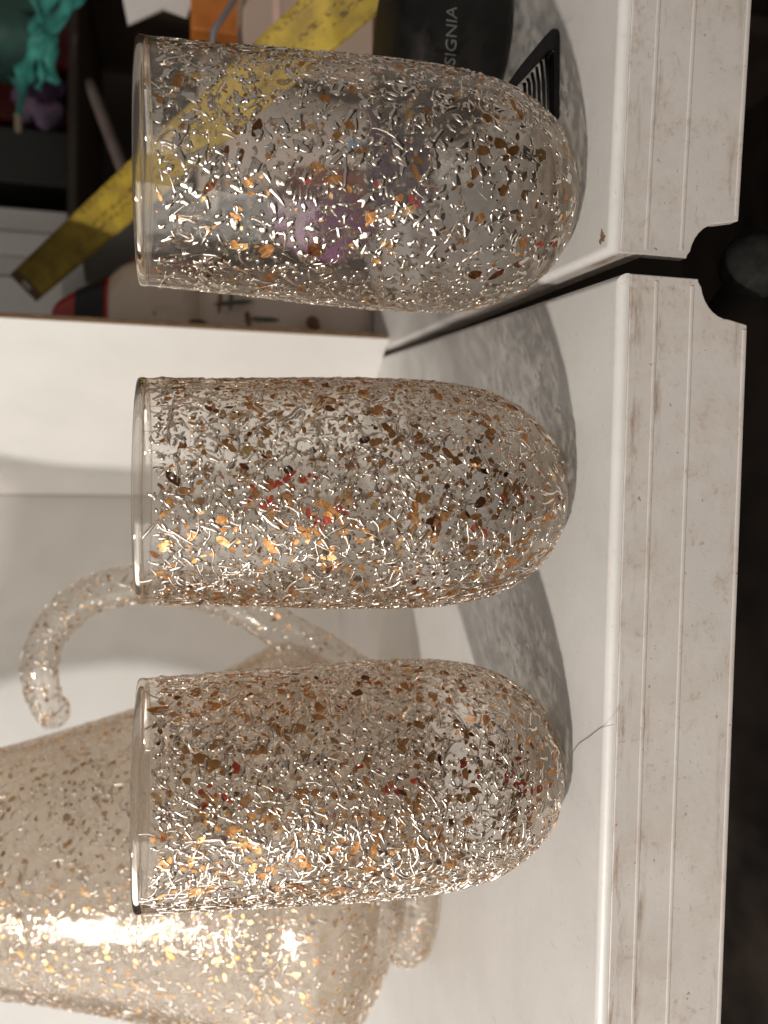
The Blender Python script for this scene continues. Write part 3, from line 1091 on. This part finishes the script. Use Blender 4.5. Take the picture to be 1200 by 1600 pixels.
def mesh_text(body, size, mat, parent, name, fn, ext=0.0):
    cu = bpy.data.curves.new('t', 'FONT')
    cu.body = body
    cu.size = size
    cu.resolution_u = 3
    to = bpy.data.objects.new('t', cu)
    C.objects.link(to)
    bpy.context.view_layer.update()
    me = bpy.data.meshes.new_from_object(to.evaluated_get(bpy.context.evaluated_depsgraph_get()))
    bpy.data.objects.remove(to)
    for v_ in me.vertices:
        v_.co = fn(v_.co)
    me.materials.clear()
    me.materials.append(MATS[mat])
    me.name = name
    ob = bpy.data.objects.new(name, me)
    C.objects.link(ob)
    ob.parent = parent
    return ob
ex = (pd - pa).normalized(); ey = (pa - pb).normalized()
mesh_text('mnk', 0.0045, 'lettering_grey', o, 'print', lambda c: pa + (pd - pa) * 0.62 + ex * c.x + ey * (c.y - 0.0045) + Vector((0, -0.0004, 0)))

def lathe_thing(name, loc, prof, mat, label, cat, seg=40, k=4):
    mb = MB(); mb.lathe(catmull(prof, k), seg)
    o = mb.build(name, mat); o.location = loc
    return tag(o, label, cat)
bt = atz(1545, 795)
BR = 0.034
bo = thing('black_bottle', (bt.x + 0.004, bt.y + 0.020, 0.0003), 'matt black bottle with grey lettering at the right edge behind the comb', 'bottle')
mb = MB(); mb.lathe(catmull([(0, 0), (0.020, 0.0), (0.028, 0.0025), (0.0325, 0.008), (BR, 0.014), (BR, 0.022), (BR, 0.030), (0.033, 0.036), (0.028, 0.041), (0.02, 0.043), (0, 0.0435)], 4), 48)
mb.build('bottle_body', 'black_soft', bo)
fa = math.atan2(-bo.location.y, -bo.location.x)
def bend(c):
    a = fa + (c.x - 0.0115) / BR
    return Vector(((BR + 0.0003) * math.cos(a), (BR + 0.0003) * math.sin(a), 0.0235 + c.y + (c.x - 0.0115) * 0.10))
mesh_text('INSIGNIA', 0.0058, 'lettering_grey', bo, 'lettering', bend)
rod('pink_stick', at(1500, 672, .335), at(1540, 660, .335), 0.0011, 'pink_stick', 'short pink stick lying across the top of the black bottle', 'stick')
rod('steel_pin', at(1495, 684, .335), at(1548, 671, .335), 0.0009, 'steel', 'thin grey metal pin beside the pink stick', 'pin')
p = at(1650, 650, 0.36)
crumple('dark_pouch', (p.x - 0.010, 0.368, 0.0003), 0.0135, 'black_green', 'very dark green soft pouch at the right edge above the bottle', 'pouch', 21, (1.0, 0.7, 1.3), 0.12)

cm = thing('ridged_comb', atz(1490, 876), 'black ridged plastic hair comb wedge lying right of the clearest tumbler', 'comb')
c0 = Vector(cm.location)
yc = c0.y
def cp(u, v, dy=0.0):
    return at(u, v, yc + dy) - c0
mb = MB()
outl = [cp(1415, 876), cp(1546, 877), cp(1556, 873), cp(1557, 864), cp(1548, 855), cp(1500, 815), cp(1466, 793), cp(1458, 800), cp(1508, 846), cp(1520, 858), cp(1522, 866), cp(1415, 867)]
for q in outl: q.z = max(q.z, 0.0002)
mb.prism(outl, Vector((0, 0.006, 0)))
mb.build('frame', 'black_plastic', cm, smooth=False, bevel=0.0006)
for i in range(7):
    v0 = 862 - i * 7.2
    u1 = 1522 - i * 9.0
    mb = MB(); mb.tube([cp(u1, v0 - 2, 0.003), cp(1470, v0 + 1 - (1470 - u1) * 0.02, 0.0025), cp(1408, v0 + 3, 0.003)], [0.00052, 0.0006, 0.0005], 8)
    mb.build('tooth', 'black_plastic', cm)
mb = MB(); q0, q1 = cp(1466, 796), cp(1405, 768)
mb.prism([cp(1470, 795), cp(1464, 806), cp(1400, 806), cp(1400, 790)], Vector((0, 0.006, 0)))

# figurine, cup, tins
fg = thing('ceramic_figurine', (at(1088, 400, 0.56).x, 0.56, 0.0003), 'glossy cream ceramic figurine with red cap and painted strokes behind the cardboard edge', 'figurine')
fz = lambda v: at(1122, v, 0.56).z
H0 = fz(75)
mb = MB(); mb.lathe(catmull([(0, 0), (0.026, 0), (0.036, 0.006), (0.042, fz(560)), (0.043, fz(470)), (0.041, fz(400)), (0.034, fz(340)), (0.022, fz(306))], 4), 40)
mb.build('body', 'cream_ceramic', fg)
mb = MB(); mb.lathe(catmull([(0.022, fz(312)), (0.032, fz(290)), (0.0375, fz(250)), (0.0385, fz(230)), (0.034, fz(195)), (0.024, fz(170)), (0.012, fz(158))], 4), 40)
mb.build('head', 'cream_ceramic', fg)
mb = MB(); mb.lathe(catmull([(0.0300, fz(192)), (0.0260, fz(170)), (0.0185, fz(130)), (0.011, fz(98)), (0.005, fz(84)), (0, fz(82))], 4), 32)
cp_ = mb.build('cap', 'red_gloss', fg)
mb = MB(); mb.lathe(catmull([(0.0258, fz(168)), (0.0226, fz(152)), (0.0194, fz(135)), (0.0168, fz(122))], 3), 32)
for q in mb.v: q.x *= 1.03; q.y *= 1.03
mb.build('cap_band', 'black_plastic', cp_)
def stroke(u0, v0, u1, v1, r, mat):
    # a brush stroke lying on the front of the glaze
    ps = []
    for i in range(7):
        q = i / 6
        u, v = u0 + (u1 - u0) * q, v0 + (v1 - v0) * q
        x = at(u, v, 0.525).x - fg.location.x
        z = at(u, v, 0.525).z
        R_ = 0.0365 if v < 300 else 0.0425
        x = max(-R_ * 0.95, min(R_ * 0.95, x))
        ps.append(Vector((x, -math.sqrt(max(R_ * R_ - x * x, 1e-6)) - 0.0002, z)))
    m_ = MB(); m_.tube(ps, [r * 0.4, r, r * 1.1, r, r * 1.1, r * 0.8, r * 0.3], 8, 0.5, up=(0, 1, 0)); m_.build('brush_stroke', mat, fg)
for s_ in ((1115, 238, 1100, 238, 0.0030, 'paint_green'), (1120, 335, 1125, 395, 0.0014, 'paint_green'), (1140, 345, 1105, 342, 0.0012, 'paint_brown'), (1145, 362, 1112, 360, 0.0013, 'paint_green'),
           (1110, 385, 1085, 388, 0.0016, 'paint_brown'), (1098, 392, 1096, 435, 0.0013, 'paint_green'), (1092, 290, 1090, 325, 0.0022, 'black_plastic')):
    stroke(*s_)
rod('red_pencil', at(1090, 492, .50), at(1128, 470, .62), 0.004, 'brown_wood', 'reddish brown pencil end beside the figurine', 'pencil')
lathe_thing('tin_can', (at(1205, 300, 0.66).x, 0.66, 0.0003), [(0, 0), (0.028, 0), (0.030, 0.002), (0.030, 0.05), (0.030, 0.12), (0.029, at(1200, 140, .66).z - 0.004), (0.027, at(1200, 140, .66).z), (0, at(1200, 140, .66).z)], 'tin_grey', 'dull grey tin standing behind the figurine under the books', 'tin')
stand('spice_carton', 1150, 1200, 205, 0.60, 0.03, 'orange_red', 'orange red carton between figurine and clearest tumbler rim', 'carton')
lathe_thing('white_jar', (at(1130, 300, 0.70).x, 0.70, 0.0003), [(0, 0), (0.04, 0), (0.046, 0.01), (0.047, 0.1), (0.045, 0.17), (0.036, at(1130, 110, .70).z), (0, at(1130, 108, .70).z)], 'paper_white', 'large white jar behind the figurine', 'jar')

# things seen through the clearest tumbler
p = atz(1262, 600)
crumple('purple_pouch', (p.x, p.y + 0.02, 0.0003), 0.024, 'purple_cloth', 'purple cloth pouch seen through the clearest tumbler', 'pouch', 41, (1, 0.7, 1.3), 0.2)
lathe_thing('cream_bowl', (at(1385, 400, 0.52).x, 0.52, 0.0003), [(0, 0), (0.02, 0.0), (0.024, 0.004), (0.026, 0.03), (0.040, 0.10), (0.047, at(1380, 340, .52).z), (0.044, at(1380, 340, .52).z + 0.001), (0.036, 0.11), (0, 0.10)], 'bowl_ceramic', 'cream vase-like bowl seen through the clearest tumbler', 'bowl')
stand('red_carton', 1285, 1345, 450, 0.50, 0.03, 'red_dull', 'dull red carton seen through the middle of the clearest tumbler', 'carton', rz=0.1)
stand('dark_carton', 1225, 1450, 480, 0.56, 0.04, 'black_box', 'black carton in the shadow behind the clearest tumbler', 'carton')
stand('plum_carton', 1300, 1480, 585, 0.385, 0.02, 'plum_cloth', 'low dark plum carton behind the black bottle and clearest tumbler', 'carton')
rod('blue_cap_pen', at(1376, 545, .44), at(1366, 590, .44), 0.0022, 'blue_bit', 'small blue pen cap seen through the clearest tumbler', 'pen')

# a hair lying on the table
mb = MB()
pts = [atz(u, v, 0.0003) for u, v in ((422, 893), (438, 905), (448, 920), (462, 938), (468, 958))]
mb.tube([Vector(q) for q in catmull([tuple(q) for q in pts], 4)], 0.00007, 5)
tag(mb.build('hair_strand', 'hair', loc=pts[0]), 'single dark hair lying on the table in front of the left tumbler', 'hair')
